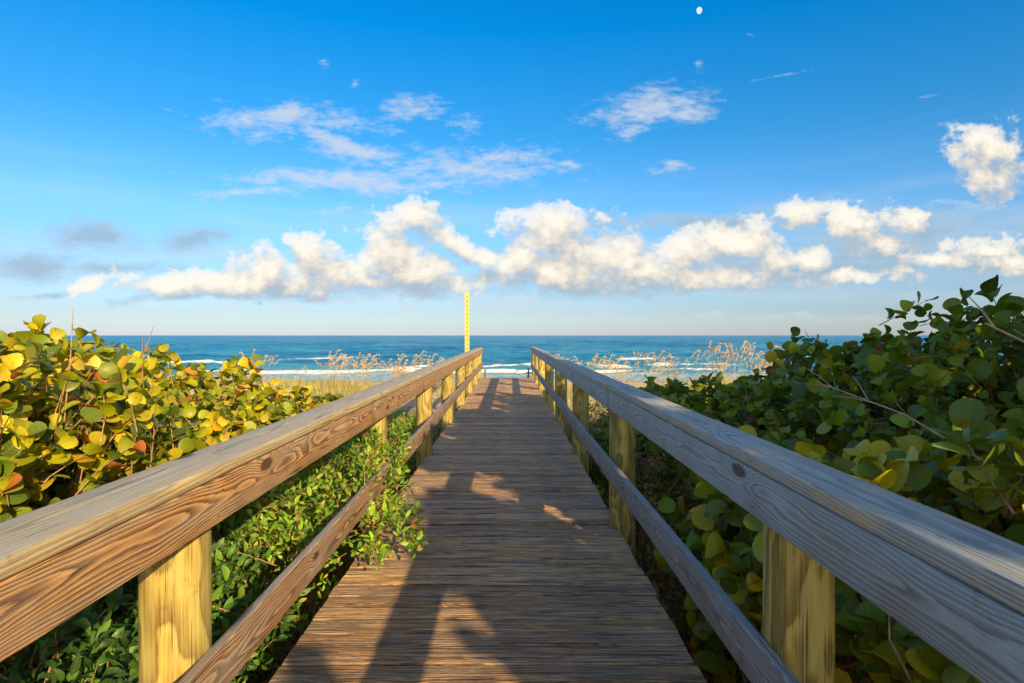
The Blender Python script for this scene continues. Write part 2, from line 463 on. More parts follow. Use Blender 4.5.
def beam(path, w, h, r, axis='Y', seed=0, rough=.0015, col_=None):
    """path: list of (along, a, b) centres; section in a,b."""
    sec = rounded(w, h, r)
    k = len(sec)
    # densify
    P = []
    for (p, q) in zip(path, path[1:]):
        n = max(1, int(abs(q[0] - p[0]) / .06))
        for i in range(n): P.append([p[j] + (q[j] - p[j]) * i / n for j in range(3)])
    P.append(list(path[-1]))
    v = []; f = []
    for i, (l, a, b) in enumerate(P):
        for j, (sa, sb) in enumerate(sec):
            d = 1 + (mn.noise(Vector((l * 2.3, j * .9, seed))) * rough / max(w, h)) * 14
            e = mn.noise(Vector((l * 9, j * 2.3, seed + 9))) * rough
            aa, bb = a + sa + e * (1 if sa > 0 else -1), b + sb + e * (1 if sb > 0 else -1)
            v.append((l, aa, bb))
    for i in range(len(P) - 1):
        for j in range(k):
            f.append((i * k + j, i * k + (j + 1) % k, (i + 1) * k + (j + 1) % k, (i + 1) * k + j))
    f.append(tuple(range(k - 1, -1, -1))); f.append(tuple((len(P) - 1) * k + j for j in range(k)))
    v = np.array(v)
    if axis == 'Y': v = v[:, [1, 0, 2]]; f = [q[::-1] for q in f]
    return v, f

# deck boards
def deck():
    mb = MB(); nails = MB()
    pitch = .1445
    n = int((YF - YN) / pitch)
    for i in range(n):
        y0 = YN + i * pitch + random.uniform(-.001, .001)
        w = .1388 + random.uniform(-.0028, .0018)
        zz = random.uniform(-.003, .002)
        x0 = XL + random.uniform(-.012, .006); x1 = XR + random.uniform(-.006, .010)
        nx = 40 if y0 < 9 else 12
        prof = [(0, -.036), (0, -.006), (.002, -.002), (.006, -.0004), (.3, .0004), (.7, .0004), (w - .006, -.0004), (w - .002, -.002), (w, -.006), (w, -.036)]
        prof = [(a * w if .25 < a < .75 and a in (.3, .7) else a, b) for a, b in prof]
        k = len(prof); v = []; f = []
        sd = i * 3.7
        tilt = random.uniform(-.002, .002)
        for s_ in range(nx + 1):
            x = x0 + (x1 - x0) * s_ / nx
            for j, (py, pz) in enumerate(prof):
                e = 0.0022 * mn.noise(Vector((x * 3, j * .4, sd))) + .0011 * mn.noise(Vector((x * 14, j * 1.7, sd)))
                v.append((x, y0 + py + (e * 1.3 if j in (0, 1, 2, 7, 8, 9) else 0), pz + zz + (e if pz > -.02 else 0) + tilt * (py / w - .5) * 2))
        for s_ in range(nx):
            for j in range(k):
                f.append((s_ * k + j, s_ * k + (j + 1) % k, (s_ + 1) * k + (j + 1) % k, (s_ + 1) * k + j))
        f.append(tuple(range(k - 1, -1, -1))); f.append(tuple(nx * k + j for j in range(k)))
        f = [q[::-1] for q in f]
        mb.add(v, f, (random.random(), random.random(), random.random()))
        if y0 < 12:
            for nx_ in (-.93, .17, .72):
                for ny in (.035, .1):
                    xx = nx_ + random.uniform(-.012, .012); yy = y0 + ny + random.uniform(-.006, .006)
                    q = [(xx + .0042 * math.cos(t), yy + .0042 * math.sin(t), zz + .0022) for t in np.linspace(0, 2 * math.pi, 8, endpoint=False)]
                    nails.add(q, [tuple(range(8))])
    d = bpart(mb, 'deck_boards', M['deck'])
    o = nails.build('nail_heads', M['nail'], d); o['kind'] = 'stuff'
    for k, x in enumerate((-.93, .17, .72)):
        b = MB(); v, f = beam([(YN, x, -.13), (YF - .02, x, -.13)], .04, .18, .003); b.add(v, f)
        bpart(b, 'joist', M['joist'])
deck()

ZT = {-1: 1.096, 1: 1.130}
XI = {-1: -.92, 1: .76}
CAPW = {-1: .192, 1: .158}
CAPT = .044
RP = .1
posts = {-1: [-.9, 1.91, 4.71, 7.5, 10.3, 13.05, 15.8, 18.5, 21.05], 1: [-.95, 1.86, 4.77, 7.55, 10.4, 13.4, 16.5, 18.9, 21.05]}
rails = {}
NAILS = []
for sd in (-1, 1):
    xi = XI[sd]; zt = ZT[sd]
    xface = xi + sd * .019
    # joints
    joints = [YN, 4.62, 10.15, 15.6, YF] if sd == 1 else [YN, -.3, 10.25, 15.8, YF]
    fb_h = .144; lo_t = .497 if sd < 0 else .560
    k = 0
    for a, b in zip(joints, joints[1:]):
        n = max(2, int((b - a) / 1.4))
        def path(x, z, am, s2, ex=0):
            return [(a + (b - a) * i / n + (.003 if i == 0 else (-.003 if i == n else 0)),
                     x + am * mn.noise(Vector((a + i * 1.3, s2, sd))), z + am * .6 * mn.noise(Vector((s2, a + i * 1.7, sd))) - (.03 * ((a + (b - a) * i / n) / 21) if ex == 0 else 0)) for i in range(n + 1)]
        o2 = random.uniform(-.006, .006)
        mb = MB(); v, f = beam(path(xi + sd * (CAPW[sd] / 2 - .003) + o2, zt - CAPT / 2, .008, 1.), CAPW[sd], CAPT, .008 if sd > 0 else .012, seed=k + sd)
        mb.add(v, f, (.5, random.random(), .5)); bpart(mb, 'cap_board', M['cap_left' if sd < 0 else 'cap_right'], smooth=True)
        mb = MB(); v, f = beam(path(xface + o2 * .3, zt - CAPT - .002 - fb_h / 2, .008, 1.), .038, fb_h, .004, seed=k + sd + 5)
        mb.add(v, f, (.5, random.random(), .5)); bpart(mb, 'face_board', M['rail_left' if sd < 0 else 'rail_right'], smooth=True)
        k += 1
    lj = [YN, 6.1, 10.4, 16.5, YF] if sd == 1 else [YN, 7.5, 13.05, YF]
    for q, (a, b) in enumerate(zip(lj, lj[1:])):
        n = max(2, int((b - a) / 1.4))
        pth = []
        for i in range(n + 1):
            y = a + (b - a) * i / n
            jig = .022 * mn.noise(Vector((y * .33, 4.4, sd * 3.))) if y > 3 else 0
            dz = (-.03 * min(1, max(0, (y - 2) / 3)) + .03 * mn.noise(Vector((y * .4, 1., sd)))) if sd > 0 else .025 * min(1, max(0, (y - 2) / 3))
            pth.append((y + (.003 if i == 0 else (-.003 if i == n else 0)), xface + jig, lo_t - .075 + dz))
        mb = MB(); v, f = beam(pth, .038, .15, .006, seed=q * 3 + sd + 20)
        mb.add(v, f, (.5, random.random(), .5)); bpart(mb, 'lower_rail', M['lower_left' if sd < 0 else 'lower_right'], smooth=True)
    # posts: round timber piles, outside the boards
    for i, y in enumerate(posts[sd]):
        r = RP * (1 + random.uniform(-.03, .04)) if y > 3 else RP * 1.02
        cx = xi + sd * (.039 + r + .001)
        top = zt - CAPT - .006 - .03 * y / 21
        mb = MB(); kk = 40; nzs = 26; v = []; f = []
        for q in range(nzs + 1):
            z = -.95 + (top + .95) * q / nzs
            for j in range(kk):
                t = 2 * math.pi * j / kk
                rr = r * (1 + .02 * mn.noise(Vector((math.cos(t) * 1.4 + i * 9, math.sin(t) * 1.4, z * .8 + sd * 30))) + .005 * mn.noise(Vector((math.cos(t) * 9 + i, math.sin(t) * 9, z * 2.))))
                # face notched flat where the boards are bolted on
                px = rr * math.cos(t); py = rr * math.sin(t)
                v.append((px, py, z))
        for q in range(nzs):
            for j in range(kk):
                f.append((q * kk + j, q * kk + (j + 1) % kk, (q + 1) * kk + (j + 1) % kk, (q + 1) * kk + j))
        f.append(tuple(nzs * kk + j for j in range(kk)))
        mb.add(v, f, (.5, random.random(), .5))
        p = mb.build('post', M['post' if sd < 0 else 'post_old'], bw, True)
        p.location = (cx, y, .8)
        p.rotation_euler = (0, 0, i * 1.7 + sd)
        fn = MB()
        for dz_ in (-.045, .03):
            yy = y + random.uniform(-.03, .03); xx = xi - sd * .0012; zz = zt - CAPT - .075 + dz_ - .03 * y / 21
            fn.add([(xx, yy + .0045 * math.cos(t), zz + .0045 * math.sin(t)) for t in np.linspace(0, 2 * math.pi, 8, endpoint=False)], [tuple(range(8))[::sd]])
            if -3 < y < 12: NAILS.append((sd, fn))
    # bolt heads on the face board at each post
allf = MB()
for sd, m_ in {id(f_): (sd, f_) for sd, f_ in NAILS}.values():
    for vv_ in m_.v: allf.add(vv_, [tuple(range(8))[::sd]])
allf_o = allf.build('nail_heads', simple('rusty_nail', (.07, .035, .02), .6), bw); allf_o.location = (0, 0, .8); allf_o['kind'] = 'stuff'
# steps at the end with low handrails
st = MB()
for i in range(5):
    z = -.16 * (i + 1); y = YF + .02 + .27 * i
    v, f = beam([(XL + .05, y + .13, z - .02), (XR - .05, y + .13, z - .02)], .26, .04, .004, axis='X', seed=i)
    st.add(v, f, (random.random(), random.random(), .5))
stp = bpart(st, 'step_treads', M['deck'])
for x in (-.86, .70):
    mb = MB()
    mb.tube([(x, YF + .1, -.7), (x, YF + .1, .20), (x, YF + .22, .30), (x, YF + 1.3, -.35), (x, YF + 1.35, -.5), (x, YF + 1.35, -1.3)], .028, 8)
    bpart(mb, 'stair_handrail', M['steel'])
mb = MB()
for x in (XL + .04, XR - .04):
    mb.add([(x - .02, YF, -.05), (x + .02, YF, -.05), (x + .02, YF + 1.4, -.95), (x - .02, YF + 1.4, -.95), (x - .02, YF, -.35), (x + .02, YF, -.35), (x + .02, YF + 1.4, -1.25), (x - .02, YF + 1.4, -1.25)],
           [(0, 1, 2, 3), (7, 6, 5, 4), (0, 4, 5, 1), (1, 5, 6, 2), (2, 6, 7, 3), (3, 7, 4, 0)])
bpart(mb, 'stair_stringer', M['joist'])

# yellow marker pole
pole = empty('marker_pole', (-1.27, 18.2, gz(-1.27, 18.2) - .05))
tag(pole, 'tall square yellow marker pole with small dark marks beyond the left handrail', 'marker pole')
H = 2.80 - pole.location.z
mb = MB(); v, f = beam([(-.066, 0, 0), (.066, 0, 0)], .1, .1, .004, axis='X')
mb = MB(); mb.box(-.068, .068, -.035, .035, 0, H)
mb.build('pole_post', M['yellow'], pole)
mb = MB()
for i in range(17):
    z = H - .14 - i * .13
    mb.box(-.02, .02, -.038, -.0345, z - .022, z + .022)
mb.build('height_mark', M['black'], pole)

# ------------------------------------------------------------------ foliage
def leaf_template(shape, detail=True):
    # returns verts (u along, v across, h), uv, faces
    if shape == 'grape':
        ts = [0, .05, .17, .36, .58, .78, .93, 1.0]
        ws = [0, .25, .43, .53, .545, .44, .26, 0]
        back = [.0, -.09, -.05, -.01, 0, .01, .01, 0]
    elif shape == 'small':
        ts = [0, .12, .4, .72, 1.0][:5]; ws = [0, .10, .22, .17, 0]; back = [0] * 5
    else:
        ts = [0, .3, .7, 1.]; ws = [0, .5, .42, 0]; back = [0] * 4
    n = len(ts)
    V = []; UV = []
    for t in ts: V.append((t, 0, -.10 * (2 * t - 1) ** 2)); UV.append((t, .5))
    for sgn in (1, -1):
        for i in range(1, n - 1):
            V.append((ts[i] + back[i], sgn * ws[i], .16 * ws[i] * 2 - .12 * (2 * ts[i] - 1) ** 2)); UV.append((ts[i], .5 + sgn * ws[i] * .9))
    F = []
    for k, sgn in enumerate((1, -1)):
        b = n + k * (n - 2)
        tri = [(0, b, 1) if sgn < 0 else (0, 1, b)]
        mids = []
        for i in range(1, n - 2):
            q = (i, i + 1, b + i, b + i - 1)
            mids.append(q if sgn > 0 else q[::-1])
        last = (n - 2, n - 1, b + n - 3)
        tri.append(last if sgn > 0 else last[::-1])
        F += tri + mids
    return np.array(V, float), np.array(UV, float), F
TPL = {k: leaf_template(k) for k in ('grape', 'small', 'far')}

def leaves_mesh(name, mat, P, T, N, S, C, shape, parent, curl=1.0):
    """P base point, T leaf direction, N leaf normal, S length, C colour"""
    V, UV, F = TPL[shape]
    P = np.asarray(P); T = np.asarray(T); N = np.asarray(N); S = np.asarray(S); C = np.asarray(C)
    T = T / np.linalg.norm(T, axis=1, keepdims=True)
    N = N - (N * T).sum(1, keepdims=True) * T
    N = N / (np.linalg.norm(N, axis=1, keepdims=True) + 1e-9)
    B = np.cross(N, T)
    m = len(P); k = len(V)
    asp = rng.uniform(.85, 1.1, (m, 1, 1)); cr = rng.normal(.9, .9, (m, 1, 1)) * curl
    tw = rng.normal(0, .18, (m, 1, 1))
    u = V[None, :, 0:1]; v_ = V[None, :, 1:2] * asp; h = V[None, :, 2:3] * cr + tw * v_ * u
    W = P[:, None, :] + S[:, None, None] * (u * T[:, None, :] + v_ * B[:, None, :] + h * N[:, None, :])
    W = W.reshape(-1, 3)
    loops = []; tot = []; lv = []
    fl = [np.array(q) for q in F]
    base = (np.arange(m) * k)[:, None]
    one = np.concatenate(fl); sizes = np.array([len(q) for q in fl])
    idx = (base + one[None, :]).ravel()
    sz = np.tile(sizes, m)
    start = np.concatenate([[0], np.cumsum(sz)[:-1]])
    me = bpy.data.meshes.new(name)
    me.vertices.add(len(W)); me.vertices.foreach_set('co', W.astype(np.float32).ravel())
    me.loops.add(len(idx)); me.loops.foreach_set('vertex_index', idx.astype(np.int32))
    me.polygons.add(len(sz)); me.polygons.foreach_set('loop_start', start.astype(np.int32))
    me.update(calc_edges=True)
    me.polygons.foreach_set('use_smooth', [True] * len(sz))
    uvl = me.uv_layers.new(name='UVMap')
    uvv = np.tile(UV[one], (m, 1))
    uvl.data.foreach_set('uv', uvv.astype(np.float32).ravel())
    at = me.color_attributes.new('Col', 'FLOAT_COLOR', 'POINT')
    cc = np.ones((m * k, 4), np.float32); cc[:, :3] = np.repeat(C, k, axis=0)
    at.data.foreach_set('color', cc.ravel())
    me.materials.append(mat)
    me.update()
    return link(bpy.data.objects.new(name, me), parent)

PAL = {
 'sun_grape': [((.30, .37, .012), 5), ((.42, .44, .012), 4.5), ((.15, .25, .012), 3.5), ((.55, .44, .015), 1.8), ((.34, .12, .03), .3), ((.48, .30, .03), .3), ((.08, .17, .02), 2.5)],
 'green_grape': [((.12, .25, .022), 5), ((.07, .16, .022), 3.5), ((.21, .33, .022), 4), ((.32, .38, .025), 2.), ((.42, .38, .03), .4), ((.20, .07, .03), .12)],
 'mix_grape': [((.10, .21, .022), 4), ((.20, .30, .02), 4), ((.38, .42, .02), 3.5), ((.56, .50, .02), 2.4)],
 'small': [((.045, .13, .02), 5), ((.08, .19, .025), 4), ((.15, .27, .03), 2), ((.035, .09, .02), 3)],
 'small_sun': [((.14, .30, .02), 4), ((.26, .42, .03), 3.5), ((.07, .17, .02), 2.5), ((.36, .34, .05), 1), ((.42, .15, .06), .3)],
 'dry': [((.30, .15, .06), 3), ((.20, .09, .04), 3), ((.12, .13, .03), 3), ((.20, .22, .04), 2)],
}
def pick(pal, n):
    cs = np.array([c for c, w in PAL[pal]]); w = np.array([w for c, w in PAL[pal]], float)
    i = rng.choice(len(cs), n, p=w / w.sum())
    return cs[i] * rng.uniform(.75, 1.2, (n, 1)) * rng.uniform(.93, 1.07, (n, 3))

def bush(name, label, cat, ells, ntips, size, pal='sun_grape', shape='grape', per=7, group=None, tw_len=.38, keep=None,
         branches=10, up=.5, ground=True, mat=None, inner=.35, extra=None, twigcol=(1, 1, 1), berries=0, lump=.16):
    """a shrub: twigs end on a lumpy surface made of several ellipsoids, leaves sit in whorls along each twig"""
    c0 = np.array(ells[0][0])
    root = empty(name, (c0[0], c0[1], gz(c0[0], c0[1])))
    tag(root, label, cat, group)
    off = np.array(root.location)
    E = [(np.array(c, float), np.array(r, float)) for c, r in ells]
    areas = np.array([r[0] * r[1] + r[0] * r[2] + r[1] * r[2] for c, r in E])
    ks = rng.choice(len(E), ntips * 3, p=areas / areas.sum())
    d = rng.normal(size=(ntips * 3, 3)); d /= np.linalg.norm(d, axis=1, keepdims=True)
    d[:, 2] = np.where(d[:, 2] < -.35, -d[:, 2], d[:, 2])
    tips = []; dirs = []
    for i in range(len(ks)):
        c, r = E[ks[i]]
        q = d[i]
        rad = 1 + lump * 1.6 * mn.noise(Vector((q[0] * 2.2 + ks[i] * 7, q[1] * 2.2, q[2] * 2.2))) + lump * rng.normal() * .2
        if rng.random() < inner: rad *= rng.uniform(.55, .92)
        p = c + r * q * rad
        bad = False
        for j, (c2, r2) in enumerate(E):
            if j != ks[i] and (((p - c2) / r2) ** 2).sum() < .55: bad = True; break
        if bad or p[2] < gz(p[0], p[1]) + .04: continue
        if keep is not None and not keep(p): continue
        tips.append(p); nd = q / r; dirs.append(nd / np.linalg.norm(nd))
        if len(tips) >= ntips: break
    if extra:
        for p, q in extra: tips.append(np.array(p, float)); dirs.append(np.array(q, float))
    tips = np.array(tips); dirs = np.array(dirs)
    n = len(tips)
    # twigs
    tb = MB(); LP = []; LT = []; LN = []; LS = []
    gd = dirs * .8 + np.array([0, 0, up]) + rng.normal(size=(n, 3)) * .45
    gd /= np.linalg.norm(gd, axis=1, keepdims=True)
    for i in range(n):
        L = tw_len * rng.uniform(.6, 1.3)
        p1 = tips[i]; g = gd[i]
        p0 = p1 - g * L + rng.normal(size=3) * .04
        pm = (p0 + p1) / 2 + rng.normal(size=3) * L * .08
        if i % 2 == 0 or shape == 'grape':
            tc_ = rng.uniform(.7, 1.3) * np.array(twigcol)
            tb.tube([p0 - off, pm - off, p1 - off], [size * .055, size * .04, size * .022], 4, tuple(tc_), cap=False)
        a0 = rng.uniform(0, 6.28)
        for k in range(per):
            t = 1 - (k / per) * .85
            if t > .5: p = pm + (p1 - pm) * (t - .5) * 2
            else: p = p0 + (pm - p0) * t * 2
            a = a0 + k * 2.4
            s1 = np.cross(g, [0.3, 0.1, .95]); s1 /= np.linalg.norm(s1) + 1e-6; s2 = np.cross(g, s1)
            side = s1 * math.cos(a) + s2 * math.sin(a)
            T = side * .9 + g * (.35 + .5 * t)
            Nn = g * .5 + np.array([0, 0, .4]) + dirs[i] * .75 + rng.normal(size=3) * .40
            LP.append(p - off + T * size * .12); LT.append(T); LN.append(Nn)
            LS.append(size * rng.uniform(.6, 1.25) * (.75 + .35 * (1 - abs(t - .6))))
    m = len(LP)
    C = pick(pal, m)
    # colour drifts from clump to clump
    LPa = np.array(LP)
    dr = np.array([mn.noise(Vector(p * 1.4)) for p in LPa])[:, None]
    C = C * (1 + .35 * dr * np.array([[1.2, .8, .5]]))
    leaves_mesh('leaves', mat or M['grape' if shape == 'grape' else 'small'], LPa, LT, LN, LS, np.clip(C, .004, .85), shape, root)
    # main limbs from the ground
    for q in range(branches):
        j = rng.integers(n)
        c, r = E[rng.integers(len(E))]
        b0 = np.array([c[0] + rng.normal() * r[0] * .3, c[1] + rng.normal() * r[1] * .3, 0]); b0[2] = gz(b0[0], b0[1]) - .05
        p3 = tips[j] - gd[j] * .1
        m1 = b0 + (p3 - b0) * .35 + rng.normal(size=3) * .12 + np.array([0, 0, .1]); m2 = b0 + (p3 - b0) * .7 + rng.normal(size=3) * .1
        tb.tube([b0 - off, m1 - off, m2 - off, p3 - off], [.028, .02, .012, .005], 5, tuple(np.array(twigcol) * rng.uniform(.6, 1.)), cap=False)
    tb.build('twigs', M['twig'], root, True)
    if berries:
        bb = MB()
        for q in range(berries):
            j = rng.integers(n); p = tips[j] - off + np.array([0, 0, -.02])
            for w in range(14):
                cpt = p + np.array([rng.normal() * .008, rng.normal() * .008, -.009 * w])
                r = .006
                v = [cpt + r * np.array(u) for u in ((1,0,0),(-1,0,0),(0,1,0),(0,-1,0),(0,0,1),(0,0,-1))]
                bb.add(v, [(0,2,4),(2,1,4),(1,3,4),(3,0,4),(2,0,5),(1,2,5),(3,1,5),(0,3,5)])
        bb.build('berry_clusters', M['berry'], root)
    return root

SG = 'sea grape shrubs beside the boardwalk'
# keep foliage off the boardwalk
def off_left(p): return p[0] < -1.34 and (p[2] > .62 or p[0] < -2.0)
def off_right(p): return p[0] > 1.16
# ---- left
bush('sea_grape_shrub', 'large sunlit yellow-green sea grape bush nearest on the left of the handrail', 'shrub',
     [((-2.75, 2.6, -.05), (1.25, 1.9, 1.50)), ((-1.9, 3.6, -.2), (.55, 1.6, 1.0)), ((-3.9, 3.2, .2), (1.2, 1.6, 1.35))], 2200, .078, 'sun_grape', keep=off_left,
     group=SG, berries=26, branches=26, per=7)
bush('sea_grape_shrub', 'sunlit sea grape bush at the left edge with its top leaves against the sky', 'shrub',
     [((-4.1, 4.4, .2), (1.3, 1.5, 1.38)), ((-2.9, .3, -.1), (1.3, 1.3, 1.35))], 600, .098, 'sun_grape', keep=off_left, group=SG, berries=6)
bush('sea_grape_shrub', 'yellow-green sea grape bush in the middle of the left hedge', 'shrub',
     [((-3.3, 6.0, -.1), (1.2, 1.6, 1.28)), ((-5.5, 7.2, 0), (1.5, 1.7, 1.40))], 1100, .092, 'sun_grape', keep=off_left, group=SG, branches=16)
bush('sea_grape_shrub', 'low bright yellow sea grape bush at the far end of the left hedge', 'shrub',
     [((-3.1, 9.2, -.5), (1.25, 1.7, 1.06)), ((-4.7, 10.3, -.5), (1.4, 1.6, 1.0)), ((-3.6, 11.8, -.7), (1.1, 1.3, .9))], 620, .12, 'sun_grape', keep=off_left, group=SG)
bush('sea_grape_shrub', 'distant sea grape bush on the left whose crown touches the horizon', 'shrub',
     [((-7.0, 9.2, 0.05), (1.6, 1.8, 1.25)), ((-8.9, 9.5, 0), (2., 2, 1.50))], 420, .12, 'sun_grape', group=SG)
# small-leaved understorey on the left
bush('leafy_shrub', 'dark green small-leaved shrub under the left handrail beside the nearest post', 'shrub',
     [((-1.62, 1.7, -.25), (.42, 1.1, .82)), ((-1.6, 3.0, -.3), (.42, .9, .78)), ((-2.0, 2.0, -.3), (.5, 1.2, .8))], 900, .07, 'small', 'small', per=9, tw_len=.2, keep=lambda p: p[0] < -1.10, branches=16, up=.35)
bush('leafy_shrub', 'bright green small-leaved shrub growing through the left handrail onto the deck', 'shrub',
     [((-1.45, 4.3, -.1), (.42, 1.0, .82)), ((-1.02, 4.25, .2), (.33, .55, .42)), ((-.76, 3.92, .17), (.26, .34, .18)), ((-1.03, 4.7, .45), (.22, .45, .34))],
     600, .056, 'small_sun', 'small', per=8, tw_len=.17, keep=lambda p: p[2] > .03 or p[0] < -1.1, branches=0, up=.25)
bush('leafy_shrub', 'low green shrub seen between the farther posts of the left handrail', 'shrub',
     [((-1.6, 6.4, -.45), (.42, 1.3, .75)), ((-1.6, 8.8, -.5), (.45, 1.5, .72)), ((-2., 11.2, -.6), (.7, 1.5, .7))], 640, .06, 'small_sun', 'small', per=8, tw_len=.2, keep=lambda p: p[0] < -1.12, up=.3)
# ---- right
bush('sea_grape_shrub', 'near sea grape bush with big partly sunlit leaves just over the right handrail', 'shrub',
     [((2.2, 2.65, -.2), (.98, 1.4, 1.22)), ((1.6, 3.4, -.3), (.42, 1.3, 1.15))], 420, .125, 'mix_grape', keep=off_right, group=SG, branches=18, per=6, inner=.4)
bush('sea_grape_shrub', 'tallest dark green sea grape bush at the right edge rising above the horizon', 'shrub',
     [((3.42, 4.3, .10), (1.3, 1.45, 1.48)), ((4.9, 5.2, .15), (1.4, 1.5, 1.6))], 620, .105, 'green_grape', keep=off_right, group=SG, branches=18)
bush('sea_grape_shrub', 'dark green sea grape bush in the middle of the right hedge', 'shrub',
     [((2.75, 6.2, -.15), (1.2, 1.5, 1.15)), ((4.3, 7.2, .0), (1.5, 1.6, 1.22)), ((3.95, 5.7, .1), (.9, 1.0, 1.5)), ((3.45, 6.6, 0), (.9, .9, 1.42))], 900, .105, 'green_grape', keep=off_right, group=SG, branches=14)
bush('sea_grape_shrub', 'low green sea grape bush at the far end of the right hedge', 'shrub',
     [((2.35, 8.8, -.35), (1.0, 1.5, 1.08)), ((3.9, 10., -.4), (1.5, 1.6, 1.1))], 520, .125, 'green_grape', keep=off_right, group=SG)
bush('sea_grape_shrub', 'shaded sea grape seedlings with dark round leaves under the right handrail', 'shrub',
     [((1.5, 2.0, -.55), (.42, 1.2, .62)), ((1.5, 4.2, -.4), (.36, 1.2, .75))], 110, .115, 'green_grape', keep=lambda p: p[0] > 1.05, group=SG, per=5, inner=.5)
bush('leafy_shrub', 'brownish scrub seen between the farther posts of the right handrail', 'shrub',
     [((1.65, 6.2, -.5), (.42, 1.3, .78)), ((1.7, 9., -.5), (.5, 1.6, .75)), ((2., 12., -.6), (.7, 1.6, .75))], 620, .06, 'dry', 'small', per=7, tw_len=.2, keep=lambda p: p[0] > 1.04, up=.4)
# unseen growth added behind the camera on the right, shaped to shade the deck
SHADE = [((2.45, 1.0, .45), (.7, 1.0, .75)), ((3.35, 1.45, 1.5), (.9, 1.25, 1.75)), ((3.5, -.9, 3.42), (.5, .8, .18)), ((3.5, -2.5, 1.5), (.7, .72, 1.75)), ((2.05, -3.35, 1.), (.6, .75, 1.3)),
         ((4.5, 1.7, 2.), (1., 1.9, 2.05)), ((4.6, -.5, 2.), (1., 1.2, 2.05)), ((4.7, -4.9, 2.), (.9, .75, 2.)), ((5.8, 3.3, 2.1), (1.1, 1.6, 2.5)), ((6.6, 5.2, 1.9), (1.0, 1.2, 2.2))]
bush('shade_thicket', 'unseen tall sea grape thicket added out of frame to shade the deck and right hedge', 'tree', SHADE, 2300, .15, 'green_grape', group=None, branches=30, per=6, inner=.3)

# pale bare branches
def dead(name, label, base, pts, r0, seed, parent=None, forks=4, mat='deadtwig'):
    root = empty(name, base); tag(root, label, 'dead branch')
    mb = MB(); b = Vector(base)
    P = [Vector(p) - b for p in pts]
    mb.tube(P, list(np.linspace(r0, r0 * .3, len(P))), 6, (1, 1, 1), True)
    random.seed(seed)
    for k in range(forks):
        t = random.uniform(.25, .95) * (len(P) - 1); i = int(t); q = P[i].lerp(P[min(i + 1, len(P) - 1)], t - i)
        d = (P[-1] - P[0]).normalized()
        dv = (d + Vector((random.uniform(-1, 1), random.uniform(-1, 1), random.uniform(-.6, 1))) * .9).normalized()
        L = random.uniform(.08, .26)
        mb.tube([q, q + dv * L * .5 + Vector((0, 0, .01)), q + dv * L], [r0 * .45, r0 * .3, r0 * .15], 5, (1, 1, 1), False)
    mb.build('bare_wood', M[mat], root, True)
dead('dead_branch', 'pale bare forked branch sticking out of the dark bush at the right edge', (2.9, 3.2, .3), [(3.0, 3.25, .4), (2.83, 2.95, 1.12), (2.62, 2.92, 1.42), (2.35, 2.95, 1.56)], .014, 3, forks=7)
dead('dead_branch', 'thin grey bare twig lying across the middle of the right hedge', (2.6, 3.6, .4), [(2.5, 3.0, .8), (2.25, 3.4, 1.05), (2.0, 3.9, 1.2)], .008, 5)
dead('dead_branch', 'thin dark upright twig poking above the left bush against the sky', (-2.2, 2.95, .7), [(-2.2, 2.95, .9), (-2.17, 2.98, 1.4), (-2.17, 3.0, 1.63)], .005, 8, forks=2, mat='twig')
dead('dead_branch', 'bare tangled reddish twig on the front of the left bush above the handrail', (-2., 3.2, .3), [(-1.75, 2.9, .7), (-1.86, 3.15, 1.0), (-2.0, 3.3, 1.2)], .004, 9, forks=9, mat='twig')
dead('dead_branch', 'short bare twig rising from the top of the left bush near its middle', (-2.4, 3.9, .5), [(-2.3, 3.8, 1.0), (-2.35, 3.85, 1.35), (-2.3, 3.9, 1.56)], .005, 12, forks=3, mat='twig')

# ------------------------------------------------------------------ dune grass and sea oats
def blades(name, label, cat, pts, h, w, pal, kind=None, lean=.3, seed=1):
    r = np.random.default_rng(seed)
    V = []; F = []; C = []
    n = 0
    for (x, y, z) in pts:
        L = h * r.uniform(.5, 1.2); a = r.uniform(0, 6.28); ld = r.normal(0, lean, 2); ww = w * r.uniform(.6, 1.2)
        dx, dy = math.cos(a) * ww, math.sin(a) * ww
        b = np.array([x, y, z - .03]); m = b + np.array([ld[0] * L * .35, ld[1] * L * .35, L * .6]); t = b + np.array([ld[0] * L, ld[1] * L, L * .95])
        V += [b + (dx, dy, 0), b - (dx, dy, 0), m - (dx * .8, dy * .8, 0), m + (dx * .8, dy * .8, 0), t]
        F += [(n, n + 1, n + 2, n + 3), (n + 3, n + 2, n + 4)]
        n += 5
    c = PALG[pal][r.integers(0, len(PALG[pal]), len(pts))] * r.uniform(.8, 1.2, (len(pts), 1))
    mb = MB(); mb.add(V, F, np.repeat(c, 5, axis=0))
    o = mb.build(name, M['straw'])
    return tag(o, label, cat, kind=kind)
PALG = {'straw': np.array([(.52, .38, .17), (.60, .46, .22), (.44, .34, .12)]), 'green': np.array([(.22, .26, .04), (.34, .34, .06), (.46, .38, .12), (.14, .2, .04)])}
s = NT('dry_grass'); at = s.n('ShaderNodeAttribute', attribute_name='Col')
p = s.principled(at.outputs['Color'], .7, spec=.2)
tr = s.n('ShaderNodeBsdfTranslucent'); s.l(at.outputs['Color'], tr.inputs[0]); mx = s.n('ShaderNodeMixShader'); mx.inputs[0].default_value = .25
s.l(p.outputs[0], mx.inputs[1]); s.l(tr.outputs[0], mx.inputs[2]); M['straw'] = s.out(mx.outputs[0])

